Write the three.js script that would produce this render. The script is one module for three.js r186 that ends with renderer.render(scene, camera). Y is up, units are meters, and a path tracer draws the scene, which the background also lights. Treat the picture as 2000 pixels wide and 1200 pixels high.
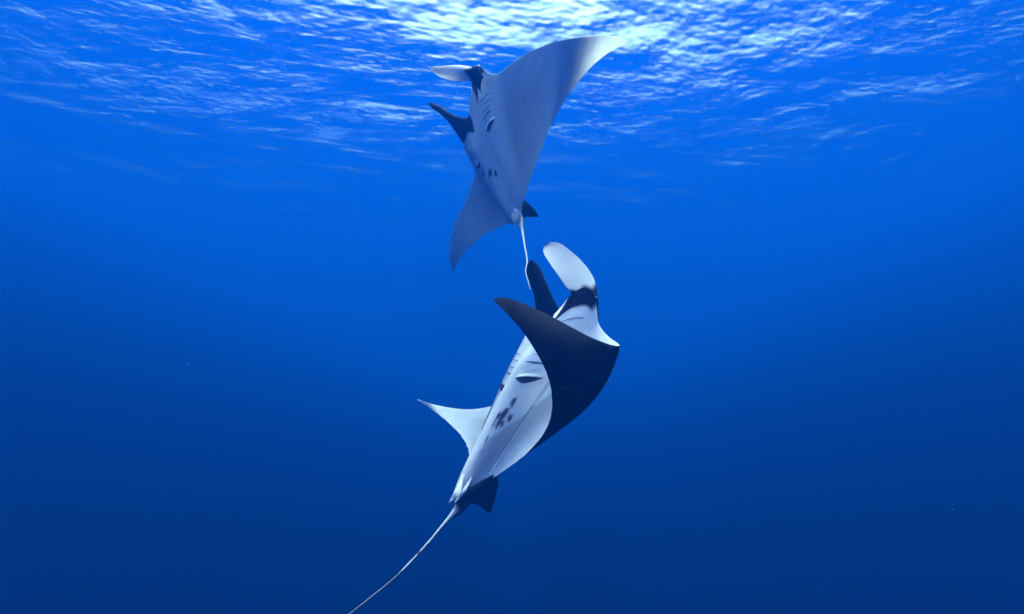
import * as THREE from 'three';
import { mergeGeometries } from 'three/addons/utils/BufferGeometryUtils.js';

// ---------------------------------------------------------------- camera, sky, sun, haze
const scene = new THREE.Scene();
const FOV = 60, PITCH = 6, SURFACE = 19;
const camera = new THREE.PerspectiveCamera(FOV, 2000 / 1200, 0.05, 400);
camera.rotation.x = THREE.MathUtils.degToRad(PITCH);
camera.updateMatrixWorld(true);
const renderer = new THREE.WebGLRenderer({ antialias: true });
renderer.toneMapping = THREE.LinearToneMapping;
renderer.toneMappingExposure = 4.3;
renderer.shadowMap.enabled = true;

const SUN_DIR = new THREE.Vector3(0.06, 0.93, -0.36).normalize();
const sun = new THREE.DirectionalLight(new THREE.Color().setRGB(1, 0.93, 0.84), 5.0);
sun.position.copy(SUN_DIR).multiplyScalar(60);
sun.target.position.set(0, 0, 0);
sun.castShadow = true;
sun.shadow.radius = 20;
sun.shadow.mapSize.set(2048, 2048);
Object.assign(sun.shadow.camera, { left: -60, right: 60, top: 60, bottom: -60, near: 1, far: 260 });
scene.add(sun, sun.target);

{ // bright hazy day above the water
  const W = 512, H = 256, data = new Float32Array(W * H * 4);
  for (let j = 0; j < H; j++) {
    const el = ((j + 0.5) / H - 0.5) * Math.PI;
    for (let i = 0; i < W; i++) {
      const az = ((i + 0.5) / W - 0.5) * 2 * Math.PI;
      const d = new THREE.Vector3(Math.cos(az) * Math.cos(el), Math.sin(el), Math.sin(az) * Math.cos(el));
      const cs = Math.max(0, d.dot(SUN_DIR)), up = Math.max(0, d.y);
      const hz = Math.pow(1 - up, 3), glow = 7.5 * Math.pow(cs, 8.5) + 0.6 * cs;
      const o = (j * W + i) * 4;
      data[o] = 0.03 + 3.5 * hz + 1.15 * glow;
      data[o + 1] = 0.13 + 3.5 * hz + 1.02 * glow;
      data[o + 2] = 0.45 + 3.4 * hz + 0.9 * glow;
      data[o + 3] = 1;
      if (el <= 0) { data[o] = 0.0; data[o + 1] = 0.02; data[o + 2] = 0.1; }
    }
  }
  const t = new THREE.DataTexture(data, W, H, THREE.RGBAFormat, THREE.FloatType);
  t.mapping = THREE.EquirectangularReflectionMapping;
  t.magFilter = t.minFilter = THREE.LinearFilter;
  t.needsUpdate = true;
  scene.background = t;
  scene.environment = t;
}
scene.fog = new THREE.FogExp2(new THREE.Color().setRGB(0.002, 0.13, 0.95), 0.035);

// ---------------------------------------------------------------- helpers
let seed = 20240;
const rnd = () => { seed = (seed * 1664525 + 1013904223) >>> 0; return seed / 4294967296; };
const V3 = (x, y, z) => new THREE.Vector3(x, y, z);
const clamp = THREE.MathUtils.clamp, lerp = THREE.MathUtils.lerp;
const sstep = (a, b, x) => { const t = clamp((x - a) / (b - a), 0, 1); return t * t * (3 - 2 * t); };
const FPX = 600 / Math.tan(THREE.MathUtils.degToRad(FOV / 2));
const ray = (px, py) => V3((px - 1000) / FPX, -(py - 600) / FPX, -1);
const toWorld = (p) => p.clone().applyMatrix4(camera.matrixWorld);
function hash3(x, y, z) { let h = (x * 374761393 + y * 668265263 + z * 2147483647) | 0; h = Math.imul(h ^ (h >>> 13), 1274126177); return ((h ^ (h >>> 16)) >>> 0) / 4294967296; }
function noise3(x, y, z) {
  const ix = Math.floor(x), iy = Math.floor(y), iz = Math.floor(z), f = (t) => t * t * (3 - 2 * t);
  const u = f(x - ix), v = f(y - iy), w = f(z - iz);
  const g = (a, b, c) => hash3(ix + a, iy + b, iz + c);
  return lerp(lerp(lerp(g(0, 0, 0), g(1, 0, 0), u), lerp(g(0, 1, 0), g(1, 1, 0), u), v), lerp(lerp(g(0, 0, 1), g(1, 0, 1), u), lerp(g(0, 1, 1), g(1, 1, 1), u), v), w);
}
const fbm = (p, f) => noise3(p.x * f, p.y * f, p.z * f) * 0.6 + noise3(p.x * f * 2.1, p.y * f * 2.1, p.z * f * 2.1) * 0.28 + noise3(p.x * f * 4.3, p.y * f * 4.3, p.z * f * 4.3) * 0.12;
function tag(o, label, category, kind) { o.userData.label = label; if (category) o.userData.category = category; if (kind) o.userData.kind = kind; }

// ---------------------------------------------------------------- the water: body, surface
{
  // added dark trough, shaped so the lit haze dims at sides and bottom
  const g = new THREE.PlaneGeometry(102, 260, 180, 300).rotateX(-Math.PI / 2).translate(0, 0, -85);
  const gp = g.attributes.position;
  for (let i = 0; i < gp.count; i++) { const x = gp.getX(i), z = gp.getZ(i); gp.setY(i, Math.min(SURFACE + 0.4, -4.2 + 0.3 * Math.abs(x) + 0.0034 * x * x + 0.012 * Math.max(0, Math.abs(z + 80) - 85) ** 2)); }
  g.computeVertexNormals();
  const m = new THREE.MeshLambertMaterial({ color: new THREE.Color().setRGB(0.0004, 0.002, 0.014), side: THREE.DoubleSide });
  const deep = new THREE.Mesh(g, m);
  deep.name = 'dark_trough';
  deep.receiveShadow = true;
  tag(deep, 'added dark trough that dims the blue water behind and below the rays', null, 'structure');
  scene.add(deep);

  // the water itself takes red out of light first, then green: distance turns everything blue
  const body = new THREE.Mesh(new THREE.BoxGeometry(112, 44, 290).translate(0, SURFACE - 1 - 22, -85),
    new THREE.MeshPhysicalMaterial({ transparent: true, opacity: 0.02, roughness: 1, specularIntensity: 0, color: 0x000000, thickness: 1, attenuationColor: new THREE.Color().setRGB(Math.exp(-0.35), Math.exp(-0.19), Math.exp(-0.24)), attenuationDistance: 10, side: THREE.DoubleSide }));
  body.name = 'sea_water';
  tag(body, 'clear blue sea water all around the rays', null, 'structure');
  scene.add(body);

  // the wavy surface seen from below: sky shows through where it is steep to the eye, the rest mirrors the water
  const N = 1024, TILE = 76, h = new Float32Array(N * N), waves = [];
  for (let i = 0; i < 90; i++) {
    const k = Math.round(9 * Math.pow(22, rnd())), dir = (rnd() + rnd() + rnd() - 1.5) * 1.5 + 1.25;
    const kx = Math.round(k * Math.cos(dir)), ky = Math.round(k * Math.sin(dir)), kk = Math.hypot(kx, ky) || 1;
    waves.push([kx, ky, rnd() * 6.283, 1 / Math.pow(kk, 0.98)]);
  }
  const sx = new Float32Array(N * 2);
  let lo = 1e9, hi = -1e9, slope = 0;
  const tab = waves.map(([kx, ky, ph, a]) => {
    const c = new Float32Array(N), s = new Float32Array(N), c2 = new Float32Array(N), s2 = new Float32Array(N);
    for (let i = 0; i < N; i++) { const u = (i / N) * Math.PI * 2; c[i] = a * Math.cos(kx * u + ph); s[i] = a * Math.sin(kx * u + ph); c2[i] = Math.cos(ky * u); s2[i] = Math.sin(ky * u); }
    slope += 0.5 * (a * Math.hypot(kx, ky) * Math.PI * 2 / TILE) ** 2;
    return [c, s, c2, s2];
  });
  for (const [c, s, c2, s2] of tab) for (let j = 0; j < N; j++) { const cj = c2[j], sj = s2[j], o = j * N; for (let i = 0; i < N; i++) h[o + i] += c[i] * cj - s[i] * sj; }
  for (let i = 0; i < N * N; i++) { if (h[i] < lo) lo = h[i]; if (h[i] > hi) hi = h[i]; }
  const RMS = 0.15, scale = RMS / Math.sqrt(slope) * (hi - lo);
  const data = new Float32Array(N * N * 4);
  for (let i = 0; i < N * N; i++) { const v = (h[i] - lo) / (hi - lo); data[i * 4] = data[i * 4 + 1] = data[i * 4 + 2] = v; data[i * 4 + 3] = 1; }
  const t = new THREE.DataTexture(data, N, N, THREE.RGBAFormat, THREE.FloatType);
  t.wrapS = t.wrapT = THREE.RepeatWrapping;
  t.magFilter = THREE.LinearFilter;
  t.offset.set(0.45, 0.8);
  t.needsUpdate = true;
  // ripples of a few millimetres, too fine to see singly
  const MN = 512, md = new Uint8Array(MN * MN * 4), gauss = () => (rnd() + rnd() + rnd() + rnd() - 2) * 1.73;
  for (let i = 0; i < MN * MN; i++) { const n = V3(0.19 * gauss(), 0.19 * gauss(), 1).normalize(); md.set([127.5 + 127.5 * n.x, 127.5 + 127.5 * n.y, 127.5 + 127.5 * n.z, 255], i * 4); }
  const mt = new THREE.DataTexture(md, MN, MN);
  mt.wrapS = mt.wrapT = THREE.RepeatWrapping; mt.magFilter = THREE.LinearFilter; mt.repeat.set(30, 30); mt.needsUpdate = true;
  const X0 = -50, X1 = 50, Z0 = -214, Z1 = 44, NX = 166, NZ = 430;
  const pos = [], uv = [], idx = [];
  const swell = [[0.15, 0.25, 0.3, 0.2], [0.3, -0.15, 1.7, 0.1], [0.08, 0.4, 4.0, 0.09], [-0.35, 0.3, 2.2, 0.06]];
  for (let j = 0; j <= NZ; j++) for (let i = 0; i <= NX; i++) {
    const x = lerp(X0, X1, i / NX), z = lerp(Z0, Z1, j / NZ);
    let y = SURFACE;
    for (const [kx, kz, ph, a] of swell) y += a * Math.sin(kx * x + kz * z + ph);
    pos.push(x, y, z); uv.push(x / TILE, z / TILE);
  }
  for (let j = 0; j < NZ; j++) for (let i = 0; i < NX; i++) { const a = j * (NX + 1) + i, b = a + 1, c = a + NX + 1, d = c + 1; idx.push(a, c, b, b, c, d); }
  const sg = new THREE.BufferGeometry();
  sg.setAttribute('position', new THREE.Float32BufferAttribute(pos, 3));
  sg.setAttribute('uv', new THREE.Float32BufferAttribute(uv, 2));
  sg.setIndex(idx);
  sg.computeVertexNormals();
  const sm = new THREE.MeshPhysicalMaterial({ color: new THREE.Color().setRGB(0.95, 0.98, 1), roughness: 0.0, transmission: 1, thickness: 0, ior: 0.78, bumpMap: t, bumpScale: scale, normalMap: mt, side: THREE.DoubleSide });
  const surf = new THREE.Mesh(sg, sm);
  surf.name = 'water_surface';
  tag(surf, 'rippled sea surface seen from below with bright patches of sky', null, 'structure');
  scene.add(surf);
}

// ---------------------------------------------------------------- manta rays
// non-uniform cubic through [s, Vector3]
function curve(pts) {
  const n = pts.length, m = [];
  for (let i = 0; i < n; i++) {
    const a = pts[Math.max(0, i - 1)], b = pts[Math.min(n - 1, i + 1)];
    m.push(b[1].clone().sub(a[1]).multiplyScalar(1 / (b[0] - a[0])));
  }
  return (s) => {
    let i = 0;
    while (i < n - 2 && s > pts[i + 1][0]) i++;
    const [s0, p0] = pts[i], [s1, p1] = pts[i + 1], w = s1 - s0, t = clamp((s - s0) / w, 0, 1), t2 = t * t, t3 = t2 * t;
    return p0.clone().multiplyScalar(2 * t3 - 3 * t2 + 1).addScaledVector(m[i], (t3 - 2 * t2 + t) * w).addScaledVector(p1, -2 * t3 + 3 * t2).addScaledVector(m[i + 1], (t3 - t2) * w);
  };
}
// a closed thin body between two edge curves: mid surface, thickness to both sides, colour per side
function blade({ edgeA, edgeB, s0, s1, ns, nc, camber = () => 0, up, down, color, cPow = 1.6, clear = () => 0 }) {
  const S = [], C = [];
  for (let i = 0; i <= ns; i++) { const t = i / ns; S.push(lerp(s0, s1, t)); }
  for (let j = 0; j <= nc; j++) { const t = j / nc; C.push(t < 0.5 ? 0.5 * Math.pow(2 * t, cPow) : 1 - 0.5 * Math.pow(2 - 2 * t, cPow)); }
  const mid = S.map((s) => { const a = edgeA(s), b = edgeB(s); return C.map((c) => a.clone().lerp(b, c)); });
  const normals = (m) => m.map((row, i) => row.map((p, j) => {
    const i0 = Math.max(0, i - 1), i1 = Math.min(ns, i + 1), j0 = Math.max(0, j - 1), j1 = Math.min(nc, j + 1);
    const ds = m[i1][j].clone().sub(m[i0][j]), dc = m[i][j1].clone().sub(m[i][j0]);
    if (dc.lengthSq() < 1e-10) { const k = i < ns / 2 ? Math.min(ns, i + 2) : Math.max(0, i - 2); dc.copy(m[k][j1]).sub(m[k][j0]); }
    return ds.cross(dc).normalize();
  }));
  const n0 = normals(mid);
  for (let i = 0; i <= ns; i++) for (let j = 0; j <= nc; j++) mid[i][j].addScaledVector(n0[i][j], camber(S[i], C[j]));
  const nn = normals(mid);
  const pos = [], col = [], uv = [], idx = [], at = [[], []];
  const tmp = new THREE.Color();
  const uv1 = [], put = (p, side, s, c) => { uv1.push(clear(s, c, side), 0.5); color(tmp, s, c, side, p); pos.push(p.x, p.y, p.z); col.push(tmp.r, tmp.g, tmp.b); uv.push(s * 2.0, c * 1.4 + side * 1.7); return pos.length / 3 - 1; };
  for (let side = 0; side < 2; side++) for (let i = 0; i <= ns; i++) { // side 0 dorsal (+n), 1 ventral
    at[side].push([]);
    for (let j = 0; j <= nc; j++) {
      if (side === 1 && (j === 0 || j === nc || i === 0 || i === ns)) { at[1][i].push(at[0][i][j]); continue; }
      const edge = j === 0 || j === nc || i === 0 || i === ns;
      const t = edge ? 0 : side === 0 ? up(S[i], C[j]) : -down(S[i], C[j]);
      at[side][i].push(put(mid[i][j].clone().addScaledVector(nn[i][j], t), side, S[i], C[j]));
    }
  }
  for (let side = 0; side < 2; side++) for (let i = 0; i < ns; i++) for (let j = 0; j < nc; j++) {
    const a = at[side][i][j], b = at[side][i + 1][j], c = at[side][i][j + 1], d = at[side][i + 1][j + 1];
    const tri = (x, y, z) => { if (x !== y && y !== z && x !== z) idx.push(x, y, z); };
    if (side === 0) { tri(a, b, c); tri(b, d, c); } else { tri(a, c, b); tri(b, c, d); }
  }
  const g = new THREE.BufferGeometry();
  g.setAttribute('position', new THREE.Float32BufferAttribute(pos, 3));
  g.setAttribute('color', new THREE.Float32BufferAttribute(col, 3));
  g.setAttribute('uv', new THREE.Float32BufferAttribute(uv, 2));
  g.setAttribute('uv1', new THREE.Float32BufferAttribute(uv1, 2));
  g.setIndex(idx);
  g.computeVertexNormals();
  g.userData = { mid, nn, S, C, up, down };
  return g;
}
function whip(pts, colorAt, ns = 120, nr = 12) { // tapered tube through [Vector3, radius]
  const P = curve(pts.map((p, i) => [i / (pts.length - 1), p[0]])), pos = [], col = [], uv = [], idx = [], tmp = new THREE.Color();
  const R = (t) => { const u = t * (pts.length - 1), i = Math.min(pts.length - 2, Math.floor(u)); return lerp(pts[i][1], pts[i + 1][1], u - i); };
  let ref = V3(0, 0, 1);
  for (let i = 0; i <= ns; i++) {
    const t = i / ns, p = P(t), d = P(Math.min(1, t + 0.01)).sub(P(Math.max(0, t - 0.01))).normalize();
    const u = ref.clone().addScaledVector(d, -ref.dot(d)).normalize(), v = d.clone().cross(u);
    for (let k = 0; k < nr; k++) {
      const a = (k / nr) * Math.PI * 2, n = u.clone().multiplyScalar(Math.cos(a)).addScaledVector(v, Math.sin(a)), r = i === 0 || i === ns ? 0 : R(t);
      const q = p.clone().addScaledVector(n, r);
      colorAt(tmp, t, n, q);
      pos.push(q.x, q.y, q.z); col.push(tmp.r, tmp.g, tmp.b); uv.push(k / nr * 0.1, t * 1.4);
    }
  }
  for (let i = 0; i < ns; i++) for (let k = 0; k < nr; k++) { const a = i * nr + k, b = i * nr + (k + 1) % nr, c = a + nr, d = b + nr; idx.push(a, b, c, b, d, c); }
  const g = new THREE.BufferGeometry();
  g.setAttribute('position', new THREE.Float32BufferAttribute(pos, 3));
  g.setAttribute('color', new THREE.Float32BufferAttribute(col, 3));
  g.setAttribute('uv', new THREE.Float32BufferAttribute(uv, 2));
  g.setAttribute('uv1', new THREE.Float32BufferAttribute(uv.map((v, i) => i % 2 ? 0.5 : 0.002), 2));
  g.setIndex(idx);
  g.computeVertexNormals();
  return g;
}

const DARK = new THREE.Color().setRGB(0.004, 0.006, 0.010), WHITE = new THREE.Color().setRGB(0.86, 0.86, 0.84), GREY = new THREE.Color().setRGB(0.30, 0.32, 0.34);
function skinBump() { // shallow wrinkles and denticles
  const N = 512, d = new Uint8Array(N * N * 4), w = [];
  for (let i = 0; i < 60; i++) w.push([Math.round((rnd() - 0.5) * 60), Math.round((rnd() - 0.5) * 60), rnd() * 6.28]);
  for (let j = 0; j < N; j++) for (let i = 0; i < N; i++) { let v = 0; for (const [a, b, c] of w) v += Math.sin((a * i + b * j) / N * 6.28318 + c); v = 127 + 9 * v + 30 * (rnd() - 0.5); d.fill(clamp(v, 0, 255), (j * N + i) * 4, (j * N + i) * 4 + 3); d[(j * N + i) * 4 + 3] = 255; }
  const t = new THREE.DataTexture(d, N, N); t.wrapS = t.wrapT = THREE.RepeatWrapping; t.magFilter = THREE.LinearFilter; t.repeat.set(1.2, 1.2); t.needsUpdate = true; return t;
}
// thin fins let sunlight through: the share is stored per vertex in uv1.x and read through a ramp
const rampData = new Uint8Array(256 * 4);
for (let i = 0; i < 256; i++) rampData.set([i, i, i, 255], i * 4);
const ramp = new THREE.DataTexture(rampData, 256, 1);
ramp.magFilter = THREE.LinearFilter; ramp.channel = 1; ramp.needsUpdate = true;
const skin = new THREE.MeshPhysicalMaterial({ vertexColors: true, roughness: 0.93, specularIntensity: 0.15, transmission: 1, transmissionMap: ramp, thickness: 0, side: THREE.DoubleSide, bumpMap: skinBump(), bumpScale: 0.0012 });
const SHADE_BLUE = new THREE.Color().setRGB(0.38, 0.50, 0.58);  // white skin as it looks in blue shade, painted on the upper ray
const PALE = new THREE.Color().setRGB(0.7, 0.7, 0.68);
const eyeMat = new THREE.MeshPhysicalMaterial({ color: new THREE.Color().setRGB(0.008, 0.01, 0.012), roughness: 0.12, clearcoat: 1 });
const faintMat = new THREE.MeshStandardMaterial({ color: new THREE.Color().setRGB(0.3, 0.32, 0.34), roughness: 0.8 });
const slitMat = new THREE.MeshStandardMaterial({ color: new THREE.Color().setRGB(0.02, 0.03, 0.05), roughness: 0.8 });

// thickness of the disc: a bulging trunk that runs into thin fins
const trunk = (s, w) => Math.exp(-Math.pow(Math.abs(s) / w, 3));
const chordProfile = (s, c) => { const head = Math.exp(-Math.pow(Math.abs(s) / 0.2, 4)); return Math.pow(c, lerp(0.5, 0.3, head)) * Math.pow(1 - c, lerp(0.75, 0.55, head)) * 1.55; };

const GILLS = [[0.12, 0.27, 0.178, 0.2, 0.004], [0.115, 0.31, 0.175, 0.25, 0.004], [0.112, 0.35, 0.17, 0.3, 0.005], [0.108, 0.385, 0.165, 0.35, 0.006], [0.105, 0.46, 0.17, 0.41, 0.034]];
function manta(name, label, P) {
  // frame of the animal: A forward, L to its left, D dorsal
  const A = V3(...P.A).normalize(), L = V3(...P.L).addScaledVector(A, -V3(...P.L).dot(A)).normalize(), D = A.clone().cross(L);
  const C0 = ray(P.centre[0], P.centre[1]).multiplyScalar(P.centre[2]);
  const place = ([s, x, y, c, d]) => {
    const r = ray(x, y), p = r.multiplyScalar(d ?? (D.dot(C0) + c) / D.dot(r));
    if (P.debug) { const q = p.clone().sub(C0); console.warn(name, s, x, y, 'a', q.dot(L).toFixed(2), 'b', q.dot(A).toFixed(2), 'c', q.dot(D).toFixed(2), 'depth', (-p.z).toFixed(2)); }
    return [s, toWorld(p)];
  };
  const root = new THREE.Group();
  const origin = toWorld(C0);
  root.name = name;
  root.position.copy(origin);
  root.userData = { label, category: 'manta ray', group: undefined };
  delete root.userData.group;
  const local = (p) => p.sub(origin);
  const edge = (pts) => { const f = curve(pts.map(place)); return (s) => local(f(s)); };
  const LE = edge(P.LE), TE0 = edge(P.TE);
  const TE = (s) => { const p = TE0(s), k = Math.min(1, (1 - Math.abs(s)) * 6) * sstep(0.15, 0.3, Math.abs(s)); return p.lerp(LE(s), k * 0.022 * (noise3(s * 34, 3, 1) - 0.5 + 0.5 * (noise3(s * 90, 5, 2) - 0.5))); }; // the thin rear margin is a little ragged
  // where a point of the underside lies, given the direction it is seen in
  const downT = (s, c) => ((P.belly ? P.belly(s) : 0.13) * Math.exp(-Math.pow(Math.abs(s) / 0.2, 5)) + 0.03 * Math.pow(1 - Math.abs(s), 0.7)) * chordProfile(s, c) * lerp(1, sstep(-0.03, 0.42, c), Math.exp(-Math.pow(Math.abs(s) / 0.19, 6)));
  const upT = (s, c) => ((P.hump ? P.hump(s) : 0.17) * trunk(s, 0.2) + 0.035 * (P.flat ? P.flat(s) : 1) * Math.pow(1 - Math.abs(s), 0.7)) * chordProfile(s, c) * lerp(1, sstep(-0.02, 0.34, c), Math.exp(-Math.pow(Math.abs(s) / 0.19, 6)));
  const mid = (s, c) => LE(s).lerp(TE(s), c);
  const nrm = (s, c) => mid(Math.min(1, s + 0.01), c).sub(mid(Math.max(-1, s - 0.01), c)).cross(mid(s, Math.min(1, c + 0.01)).sub(mid(s, Math.max(0, c - 0.01)))).normalize();
  const under = (s, c, lift = 0) => { const n = nrm(s, c); return mid(s, c).addScaledVector(n, P.camber(s) * 4 * c * (1 - c) - downT(s, c) - lift); };
  const seen = (p) => { const q = p.clone().add(origin).applyMatrix4(camera.matrixWorldInverse); return [1000 - q.x / q.z * FPX, 600 + q.y / q.z * FPX]; };
  const find = (x, y, s0 = -0.6, s1 = 0.6) => {
    let best = [1e9, 0, 0], ds = (s1 - s0) / 40, dc = 1 / 40, cs = (s0 + s1) / 2, cc = 0.5;
    for (let k = 0; k < 4; k++) {
      best[0] = 1e9;
      for (let i = -20; i <= 20; i++) for (let j = -20; j <= 20; j++) { const a = clamp(cs + i * ds, s0, s1), b = clamp(cc + j * dc, 0.01, 0.99), q = seen(under(a, b)), e = Math.hypot(q[0] - x, q[1] - y); if (e < best[0]) best = [e, a, b]; }
      [, cs, cc] = best; ds /= 8; dc /= 8;
    }
    return [best[1], best[2], best[0]];
  };
  const spots = P.spots.map(([x, y, rAcross, rAlong, turn]) => {
    const [a, b] = find(x, y), n = nrm(a, b), along = mid(a, b - 0.02).sub(mid(a, b + 0.02)).normalize().applyAxisAngle(n, turn ?? 0);
    return { q: under(a, b), along, across: along.clone().cross(n), rAcross, rAlong };
  });
  const marked = (o, p, n) => { for (const k of spots) { const v = p.clone().sub(k.q), d = Math.hypot(v.dot(k.along) / k.rAlong, v.dot(k.across) / k.rAcross) + 0.35 * (n - 0.5); if (d < 1.3) o.lerp(DARK, 0.9 * sstep(1.2, 0.85, d)); } };
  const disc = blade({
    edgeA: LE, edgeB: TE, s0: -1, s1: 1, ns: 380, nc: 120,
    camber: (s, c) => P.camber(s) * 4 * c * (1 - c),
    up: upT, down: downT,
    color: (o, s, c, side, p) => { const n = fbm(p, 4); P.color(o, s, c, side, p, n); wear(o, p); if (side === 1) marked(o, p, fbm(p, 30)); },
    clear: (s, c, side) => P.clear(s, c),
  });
  const parts = [disc];
  const thin = (t) => (s, c) => t * Math.pow(Math.max(0, 4 * c * (1 - c)), 0.5) * Math.pow(Math.max(0, 1 - s), 0.35);
  for (const q of P.blades) {
    parts.push(blade({ edgeA: edge(q.a), edgeB: edge(q.b), s0: 0, s1: 1, ns: 60, nc: 28, camber: (s, c) => (q.camber ?? 0) * 4 * c * (1 - c), up: thin(q.t), down: thin(q.t), color: q.color, clear: (s) => q.clear ? q.clear(s) : 0, cPow: 1.3 }));
  }
  const dorsal = D.clone().transformDirection(camera.matrixWorld);
  parts.push(whip(P.tail.map(([x, y, d, r]) => [local(toWorld(ray(x, y).multiplyScalar(d))), r]), (o, t, n, q) => o.copy(DARK).lerp(WHITE, sstep(0.15, -0.25, n.dot(dorsal)) * P.tailWhite(t))));
  // gill slits: five on each side of the throat, the last one flared open in the photograph
  for (const sgn of [-1, 1]) for (const [k, [sa, ca, sb, cb, w]] of P.gills.entries()) {
    const e = (off) => curve([0, 0.33, 0.66, 1].map((t) => { const sc = lerp(sa, sb, t) * sgn, bow = 0.012 * Math.sin(Math.PI * t); return [t, under(sc, lerp(ca, cb, t) + bow + off * w * Math.sin(Math.PI * (0.06 + 0.88 * Math.pow(t, 0.7))), 0.0015)]; }));
    const slit = new THREE.Mesh(blade({ edgeA: e(0), edgeB: e(1), s0: 0, s1: 1, ns: 20, nc: 8, up: () => 0.002, down: () => 0.002, color: (o) => o.set(0) }), k < 3 ? faintMat : slitMat);
    slit.name = 'gill_slit';
    slit.castShadow = slit.receiveShadow = true;
    root.add(slit);
    // the skin fold in front of the slit
    const f = (off) => curve([0, 0.33, 0.66, 1].map((t) => { const sc = lerp(sa, sb, t) * sgn, bow = 0.012 * Math.sin(Math.PI * t); return [t, under(sc, lerp(ca, cb, t) + bow - 0.012 + off * 0.016, off * 0.014 * Math.sin(Math.PI * (0.1 + 0.8 * t)))]; }));
    if (k === 4 && sgn > 0) parts.push(blade({ edgeA: f(0), edgeB: f(1), s0: 0, s1: 1, ns: 20, nc: 8, up: () => 0.004, down: () => 0.004, color: (o) => o.copy(WHITE) }));
  }
  for (const [x1, y1, x2, y2] of P.lip ?? []) { // the edge of the lower jaw
    const a = find(x1, y1), b = find(x2, y2), e = (off) => curve([0, 0.5, 1].map((t) => [t, under(lerp(a[0], b[0], t), lerp(a[1], b[1], t) + off * 0.006 * Math.sin(Math.PI * (0.1 + 0.8 * t)), 0.0015)]));
    const lip = new THREE.Mesh(blade({ edgeA: e(0), edgeB: e(1), s0: 0, s1: 1, ns: 20, nc: 6, up: () => 0.002, down: () => 0.002, color: (o) => o.set(0) }), faintMat);
    lip.name = 'mouth';
    root.add(lip);
  }
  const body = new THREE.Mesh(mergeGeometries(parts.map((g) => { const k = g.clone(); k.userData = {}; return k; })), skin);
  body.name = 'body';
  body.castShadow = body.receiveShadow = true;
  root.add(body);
  if (P.ask) for (const [x, y] of P.ask) console.warn(name, x, y, find(x, y).map((v) => v.toFixed(3)).join(' '));
  for (const [x, y, d, r] of P.eyes) {
    const e = new THREE.Mesh(new THREE.SphereGeometry(r, 24, 16), eyeMat);
    e.name = 'eye'; e.castShadow = true;
    e.position.copy(local(toWorld(ray(x, y).multiplyScalar(d))));
    root.add(e);
  }
  scene.add(root);
  return { root, disc };
}
const wear = (o, p) => { o.multiplyScalar(1 + 0.16 * (fbm(p, 13) - 0.5) + 0.12 * (noise3(p.x * 60, p.y * 60, p.z * 60) - 0.5)); const f = noise3(p.x * 24 + 7, p.y * 24, p.z * 24); if (f > 0.93) o.lerp(GREY, (f - 0.93) * 5); };
const shadeBand = (o, s, c, n) => {  // shade in the hollows beside the trunk, painted as grey on the underside
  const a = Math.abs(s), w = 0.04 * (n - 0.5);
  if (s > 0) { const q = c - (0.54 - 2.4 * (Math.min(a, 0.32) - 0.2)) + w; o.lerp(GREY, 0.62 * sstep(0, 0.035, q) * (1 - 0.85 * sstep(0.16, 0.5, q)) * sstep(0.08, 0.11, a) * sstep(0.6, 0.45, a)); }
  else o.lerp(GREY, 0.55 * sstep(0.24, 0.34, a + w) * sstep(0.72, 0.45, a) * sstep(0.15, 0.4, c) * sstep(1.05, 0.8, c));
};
const headPatch = (o, s, c, n) => { const a = Math.abs(s), e = lerp(0.2, 0.04, clamp((a - 0.07) / 0.1, 0, 1)); o.lerp(DARK, sstep(e + 0.012, e - 0.012, c + 0.05 * (n - 0.5)) * sstep(0.055, 0.07, a + 0.02 * (n - 0.5)) * sstep(0.185, 0.165, a + 0.03 * (n - 0.5))); };

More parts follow.
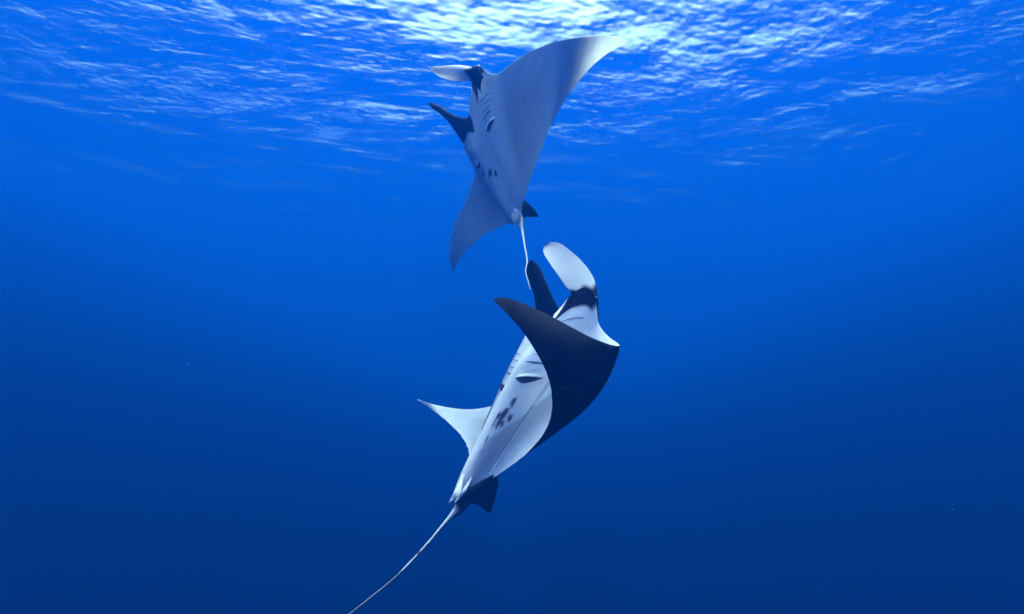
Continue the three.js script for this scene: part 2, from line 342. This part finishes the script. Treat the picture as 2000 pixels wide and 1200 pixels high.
// upper ray
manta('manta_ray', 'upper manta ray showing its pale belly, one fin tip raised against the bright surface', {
  debug: 0,
  A: [-0.319, 0.75, -0.576], L: [0.494, 0.651, 0.576], centre: [965, 290, 6.0],
  LE: [[-1, 886, 533, 0.68], [-0.9, 877, 500, 0.62], [-0.75, 885, 445, 0.5], [-0.6, 908, 395, 0.36], [-0.45, 927, 342, 0.16], [-0.32, 917, 310, 0.05], [-0.22, 903, 280, 0], [-0.16, 902, 262, 0], [-0.12, 908, 240, 0], [-0.09, 914, 232, 0], [0, 919, 195, 0],
    [0.09, 923, 155, 0], [0.12, 926, 138, 0], [0.155, 938, 130, 0], [0.19, 954, 141, 0], [0.24, 972, 144, 0], [0.3, 990, 131, -0.08], [0.4, 1025, 107, -0.15], [0.55, 1078, 84, -0.14], [0.7, 1132, 73, 0.0], [0.85, 1185, 70, 0.22], [0.94, 1212, 75, 0.33], [1, 1226, 85, 0.4]],
  TE: [[-1, 886, 533, 0.68], [-0.92, 894, 512, 0.6], [-0.8, 912, 488, 0.48], [-0.6, 940, 463, 0.3], [-0.4, 968, 447, 0.16], [-0.2, 995, 437, 0.03], [-0.08, 1006, 438, 0], [0, 1014, 436, 0], [0.08, 1018, 425, 0], [0.2, 1022, 395, -0.05], [0.35, 1042, 335, -0.14], [0.55, 1075, 248, -0.14], [0.7, 1104, 194, 0.0], [0.85, 1148, 138, 0.22], [0.94, 1190, 102, 0.33], [1, 1226, 85, 0.4]],
  camber: (s) => 0.05 * (1 - Math.abs(s)),
  clear: (s) => 0.72 * sstep(0.55, 0.92, s) + 0.2 * sstep(0.8, 1, -s),
  color: (o, s, c, side, p, n) => {
    if (side === 0) { o.copy(DARK).multiplyScalar(0.3 + 1.5 * n); o.lerp(PALE, sstep(0.5, 0.85, s)); return; }
    o.copy(WHITE).lerp(SHADE_BLUE, sstep(0.85, 0.6, s)).multiplyScalar(0.92 + 0.14 * n);  // belly shade is put into the colour; the sunlit tip stays white
    o.lerp(GREY, 0.55 * sstep(0.15, 0.24, Math.abs(s) + 0.04 * (n - 0.5)) * sstep(0.6, 0.32, Math.abs(s)) * sstep(0.12, 0.4, c) * sstep(1.05, 0.75, c));  // painted shade on the inner fins, next to the trunk
    headPatch(o, s, c, n);
  },
  blades: [
    { a: [[0, 945, 150, 0, 6.15], [0.2, 930, 131, 0, 6.15], [0.35, 918, 130, 0, 6.2], [0.55, 895, 127, 0, 6.3], [0.8, 866, 129, 0, 6.4], [0.93, 852, 131, 0, 6.45], [1, 847, 137, 0, 6.46]],
      b: [[0, 940, 180, 0, 6.2], [0.2, 926, 165, 0, 6.2], [0.35, 915, 157, 0, 6.2], [0.55, 893, 159, 0, 6.25], [0.8, 865, 153, 0, 6.35], [0.93, 851, 145, 0, 6.42], [1, 847, 138, 0, 6.46]], t: 0.011, camber: 0.05,
      clear: (s) => 0.7 * sstep(0.3, 0.8, s),
      color: (o, s, c, side) => { o.copy(DARK).lerp(side === 0 ? WHITE : PALE, sstep(0.3, 0.4, s + 0.06 * Math.sin(c * 9))); } },
    { a: [[0, 928, 228, 0, 6.62], [0.2, 912, 230, 0, 6.58], [0.4, 895, 228, 0, 6.5], [0.6, 878, 220, 0, 6.55], [0.8, 860, 208, 0, 6.62], [0.93, 847, 202, 0, 6.68], [1, 839, 202, 0, 6.7]],
      b: [[0, 918, 292, 0, 6.6], [0.2, 901, 275, 0, 6.54], [0.4, 886, 252, 0, 6.52], [0.6, 872, 234, 0, 6.5], [0.8, 855, 219, 0, 6.58], [0.93, 844, 212, 0, 6.66], [1, 839, 204, 0, 6.7]], t: 0.011, camber: 0.03,
      color: (o, s, c, side) => { o.copy(DARK).lerp(WHITE, side === 1 ? sstep(0.9, 0.97, c) * sstep(0.3, 0.5, s) : 0); } },
    { a: [[0, 1012, 385, 0, 5.5], [0.4, 1028, 394, 0, 5.55], [0.8, 1045, 411, 0, 5.62], [1, 1052, 422, 0, 5.66]], b: [[0, 1010, 432, 0, 5.42], [0.4, 1025, 425, 0, 5.5], [0.8, 1042, 424, 0, 5.6], [1, 1052, 424, 0, 5.66]], t: 0.02, color: (o) => o.copy(DARK) },
    { a: [[0, 998, 408, 0, 5.6], [0.5, 1000, 428, 0, 5.36], [0.9, 1005, 442, 0, 5.32], [1, 1008, 444, 0, 5.31]], b: [[0, 1006, 408, 0, 5.6], [0.5, 1010, 428, 0, 5.36], [0.9, 1011, 441, 0, 5.32], [1, 1009, 444, 0, 5.31]], t: 0.005, color: (o) => o.copy(SHADE_BLUE).multiplyScalar(0.7) },
    { a: [[0, 1009, 403, 0, 5.6], [0.5, 1012, 420, 0, 5.34], [0.9, 1012, 436, 0, 5.3], [1, 1013, 438, 0, 5.3]], b: [[0, 1015, 400, 0, 5.6], [0.5, 1018, 416, 0, 5.36], [0.9, 1016, 434, 0, 5.3], [1, 1014, 438, 0, 5.3]], t: 0.005, color: (o) => o.copy(SHADE_BLUE).multiplyScalar(0.7) },
  ],
  tail: [[1010, 410, 5.5, 0.04], [1017, 432, 5.4, 0.035], [1020, 448, 5.3, 0.016], [1025, 480, 5.1, 0.009], [1030, 510, 4.9, 0.008], [1027, 530, 4.8, 0.007], [1032, 552, 4.7, 0.006], [1036, 566, 4.65, 0.004]],
  tailWhite: () => 1,
  eyes: [[934, 132, 6.14, 0.026]],
  spots: [[943, 338, 0.017, 0.05, 0.25], [957, 338, 0.03, 0.052, 0.5], [968, 339, 0.02, 0.042, 0.1]],
  gills: GILLS,
});

// lower ray
manta('manta_ray_001', 'lower manta ray with its dark fin folded across its spotted white belly', {
  debug: 0,
  A: [0.48, 0.82, -0.30], L: [0.5, 0.02, 0.86], centre: [1010, 800, 4.0],
  LE: [[-1, 815, 780, 0.05], [-0.93, 838, 788, 0.08], [-0.82, 868, 795, 0.13], [-0.7, 905, 800, 0.15], [-0.58, 940, 798, 0.12], [-0.48, 968, 789, 0.06], [-0.38, 986, 765, 0.02], [-0.3, 998, 724, 0], [-0.24, 1013, 686, 0], [-0.2, 1032, 657, 0.05], [-0.17, 1040, 632, 0, 4.5], [-0.14, 1048, 614, 0, 4.5], [-0.11, 1066, 612, 0, 4.48], [-0.09, 1078, 616, 0, 4.45], [0, 1098, 597, 0, 4.2],
    [0.09, 1117, 575, 0, 3.95], [0.12, 1140, 562, 0, 3.85], [0.15, 1161, 574, 0, 3.78], [0.18, 1166, 602, 0, 3.74], [0.23, 1170, 633, 0, 3.7], [0.32, 1188, 657, 0, 3.55], [0.41, 1207, 671, 0, 3.3], [0.46, 1209, 676, 0, 3.1], [0.52, 1190, 673, -0.3], [0.6, 1152, 658, -0.42], [0.7, 1108, 635, -0.54], [0.8, 1062, 611, -0.66], [0.9, 1012, 589, -0.78], [0.96, 980, 581, -0.83], [1, 962, 586, -0.86]],
  TE: [[-1, 815, 781, 0.05], [-0.92, 843, 800, 0.1], [-0.8, 875, 825, 0.08], [-0.65, 900, 851, 0.06], [-0.5, 914, 876, 0.03], [-0.38, 917, 898, 0], [-0.25, 908, 928, 0], [-0.15, 898, 948, 0], [-0.07, 887, 966, 0], [0, 893, 976, 0], [0.07, 905, 970, 0], [0.2, 945, 946, 0], [0.3, 985, 920, 0], [0.38, 1025, 889, -0.04], [0.45, 1058, 853, -0.15], [0.52, 1073, 822, -0.27], [0.6, 1079, 790, -0.37], [0.7, 1074, 750, -0.48], [0.8, 1058, 708, -0.6], [0.9, 1020, 647, -0.73], [0.96, 985, 608, -0.81], [1, 962, 586, -0.86]],
  belly: (s) => lerp(0.05, 0.13, sstep(-0.2, 0.1, s)),
  flat: (s) => lerp(0.1, 1, sstep(-0.15, 0.1, s)),
  hump: (s) => lerp(0.0, 0.12, sstep(-0.1, 0.1, s)),
  clear: (s) => 0.25 * sstep(0.5, 0.9, -s),
  camber: (s) => s > 0.2 ? 0.08 * sstep(0.2, 0.45, s) * sstep(1, 0.6, s) : 0.03 * (1 - Math.abs(s)),
  color: (o, s, c, side, p, n) => {
    if (side === 0) { o.copy(DARK).multiplyScalar(0.3 + 1.5 * n); o.lerp(PALE, sstep(0.55, 0.9, -s)); o.lerp(WHITE, sstep(0.3, 0.12, c) * sstep(0.12, 0.2, -s) * sstep(0.75, 0.6, -s)); return; }
    o.copy(WHITE).multiplyScalar(0.92 + 0.14 * n);
    shadeBand(o, s, c, n);
    headPatch(o, s, c, n);
  },
  blades: [
    { a: [[0, 1170, 625, 0, 3.76], [0.15, 1168, 590, 0, 3.82], [0.3, 1165, 560, 0, 3.95], [0.45, 1155, 535, 0, 4.08], [0.65, 1134, 508, 0, 4.18], [0.82, 1110, 487, 0, 4.2], [0.93, 1092, 475, 0, 4.2], [0.98, 1077, 473, 0, 4.17], [1, 1068, 476, 0, 4.14]],
      b: [[0, 1105, 620, 0, 3.95], [0.15, 1112, 595, 0, 3.95], [0.3, 1116, 574, 0, 3.9], [0.45, 1105, 560, 0, 3.88], [0.65, 1087, 534, 0, 3.9], [0.82, 1072, 512, 0, 3.95], [0.93, 1063, 497, 0, 4.0], [0.98, 1061, 486, 0, 4.07], [1, 1066, 477, 0, 4.13]], t: 0.01, camber: -0.02,
      clear: (s) => 0.3 * sstep(0.25, 0.35, s),
      color: (o, s, c, side) => { o.copy(DARK).lerp(side === 0 ? WHITE : PALE, sstep(0.3, 0.38, s + 0.03 * Math.sin(c * 11))); } },
    { a: [[0, 1095, 630, 0, 4.45], [0.2, 1094, 609, 0, 4.45], [0.4, 1080, 582, 0, 4.48], [0.6, 1067, 552, 0, 4.52], [0.8, 1056, 527, 0, 4.57], [0.93, 1047, 514, 0, 4.6], [1, 1039, 510, 0, 4.62]],
      b: [[0, 1040, 640, 0, 4.5], [0.2, 1046, 607, 0, 4.5], [0.4, 1043, 578, 0, 4.54], [0.6, 1035, 553, 0, 4.56], [0.8, 1028, 533, 0, 4.6], [0.93, 1030, 518, 0, 4.62], [1, 1037, 510, 0, 4.62]], t: 0.012, camber: 0.03,
      color: (o, s, c, side) => { o.copy(DARK).lerp(WHITE, side === 1 ? sstep(0.93, 0.98, c) : 0); } },
    { a: [[0, 968, 925, 0, 3.72], [0.25, 973, 942, 0, 3.76], [0.6, 968, 970, 0, 3.82], [0.9, 961, 995, 0, 3.86], [1, 957, 1002, 0, 3.87]], b: [[0, 890, 975, 0, 3.68], [0.25, 913, 982, 0, 3.74], [0.6, 930, 985, 0, 3.8], [0.9, 949, 998, 0, 3.85], [1, 955, 1002, 0, 3.87]], t: 0.02, color: (o) => o.copy(DARK) },
    { a: [[0, 904, 925, 0, 3.85], [0.45, 889, 957, 0, 3.66], [0.85, 879, 976, 0, 3.62], [1, 876, 983, 0, 3.61]], b: [[0, 906, 926, 0, 3.85], [0.45, 900, 961, 0, 3.66], [0.85, 888, 976, 0, 3.62], [1, 878, 984, 0, 3.61]], t: 0.008, color: (o) => o.copy(WHITE).multiplyScalar(0.85) },
    { a: [[0, 922, 930, 0, 3.85], [0.45, 906, 954, 0, 3.65], [0.85, 891, 976, 0, 3.61], [1, 887, 983, 0, 3.6]], b: [[0, 924, 929, 0, 3.85], [0.45, 911, 958, 0, 3.66], [0.85, 897, 975, 0, 3.61], [1, 888, 984, 0, 3.6]], t: 0.008, color: (o) => o.copy(WHITE).multiplyScalar(0.85) },
  ],
  tail: [[922, 952, 3.76, 0.04], [908, 976, 3.74, 0.05], [896, 994, 3.7, 0.036], [876, 1015, 3.66, 0.015], [840, 1057, 3.6, 0.0085], [805, 1095, 3.54, 0.0065], [770, 1130, 3.48, 0.006], [730, 1163, 3.42, 0.006], [685, 1198, 3.36, 0.005], [640, 1228, 3.3, 0.004]],
  tailWhite: (t) => 0.9 * sstep(0.2, 0.3, t) * (t > 0.62 ? 0.3 : 1) * (t > 0.505 && t < 0.52 ? 0.2 : 1),
  eyes: [[1161, 585, 3.8, 0.026]],
  spots: [[1003, 786, 0.017, 0.04], [989, 804, 0.02, 0.03, 0.3], [981, 811, 0.026, 0.03, 0.2], [977, 822, 0.02, 0.026], [996, 816, 0.015, 0.03], [981, 829, 0.011, 0.026], [971, 831, 0.012, 0.028], [967, 820, 0.008, 0.075], [973, 812, 0.01, 0.03], [951, 858, 0.008, 0.03]],
  gills: GILLS,
  lip: [[1099, 627, 1142, 621]],
});

// ---------------------------------------------------------------- drifting specks in the water
{
  const n = 70, im = new THREE.InstancedMesh(new THREE.IcosahedronGeometry(1, 1), new THREE.MeshLambertMaterial({ color: new THREE.Color().setRGB(0.6, 0.62, 0.6) }), n), mtx = new THREE.Matrix4(), q = new THREE.Quaternion();
  for (let i = 0; i < n; i++) {
    const z = -(1.2 + 7 * rnd()), r = 0.0009 + 0.0012 * rnd() * rnd() * -z / 2;
    q.setFromEuler(new THREE.Euler(rnd() * 6, rnd() * 6, rnd() * 6));
    mtx.compose(V3((rnd() - 0.5) * 2.2 * -z, (rnd() - 0.35) * 1.5 * -z, z), q, V3(r, r * (0.5 + rnd()), r * 0.7));
    im.setMatrixAt(i, mtx);
  }
  im.name = 'plankton';
  tag(im, 'tiny pale specks of plankton drifting in the water', 'plankton', 'stuff');
  delete im.userData.category;
  scene.add(im);
}

renderer.render(scene, camera);
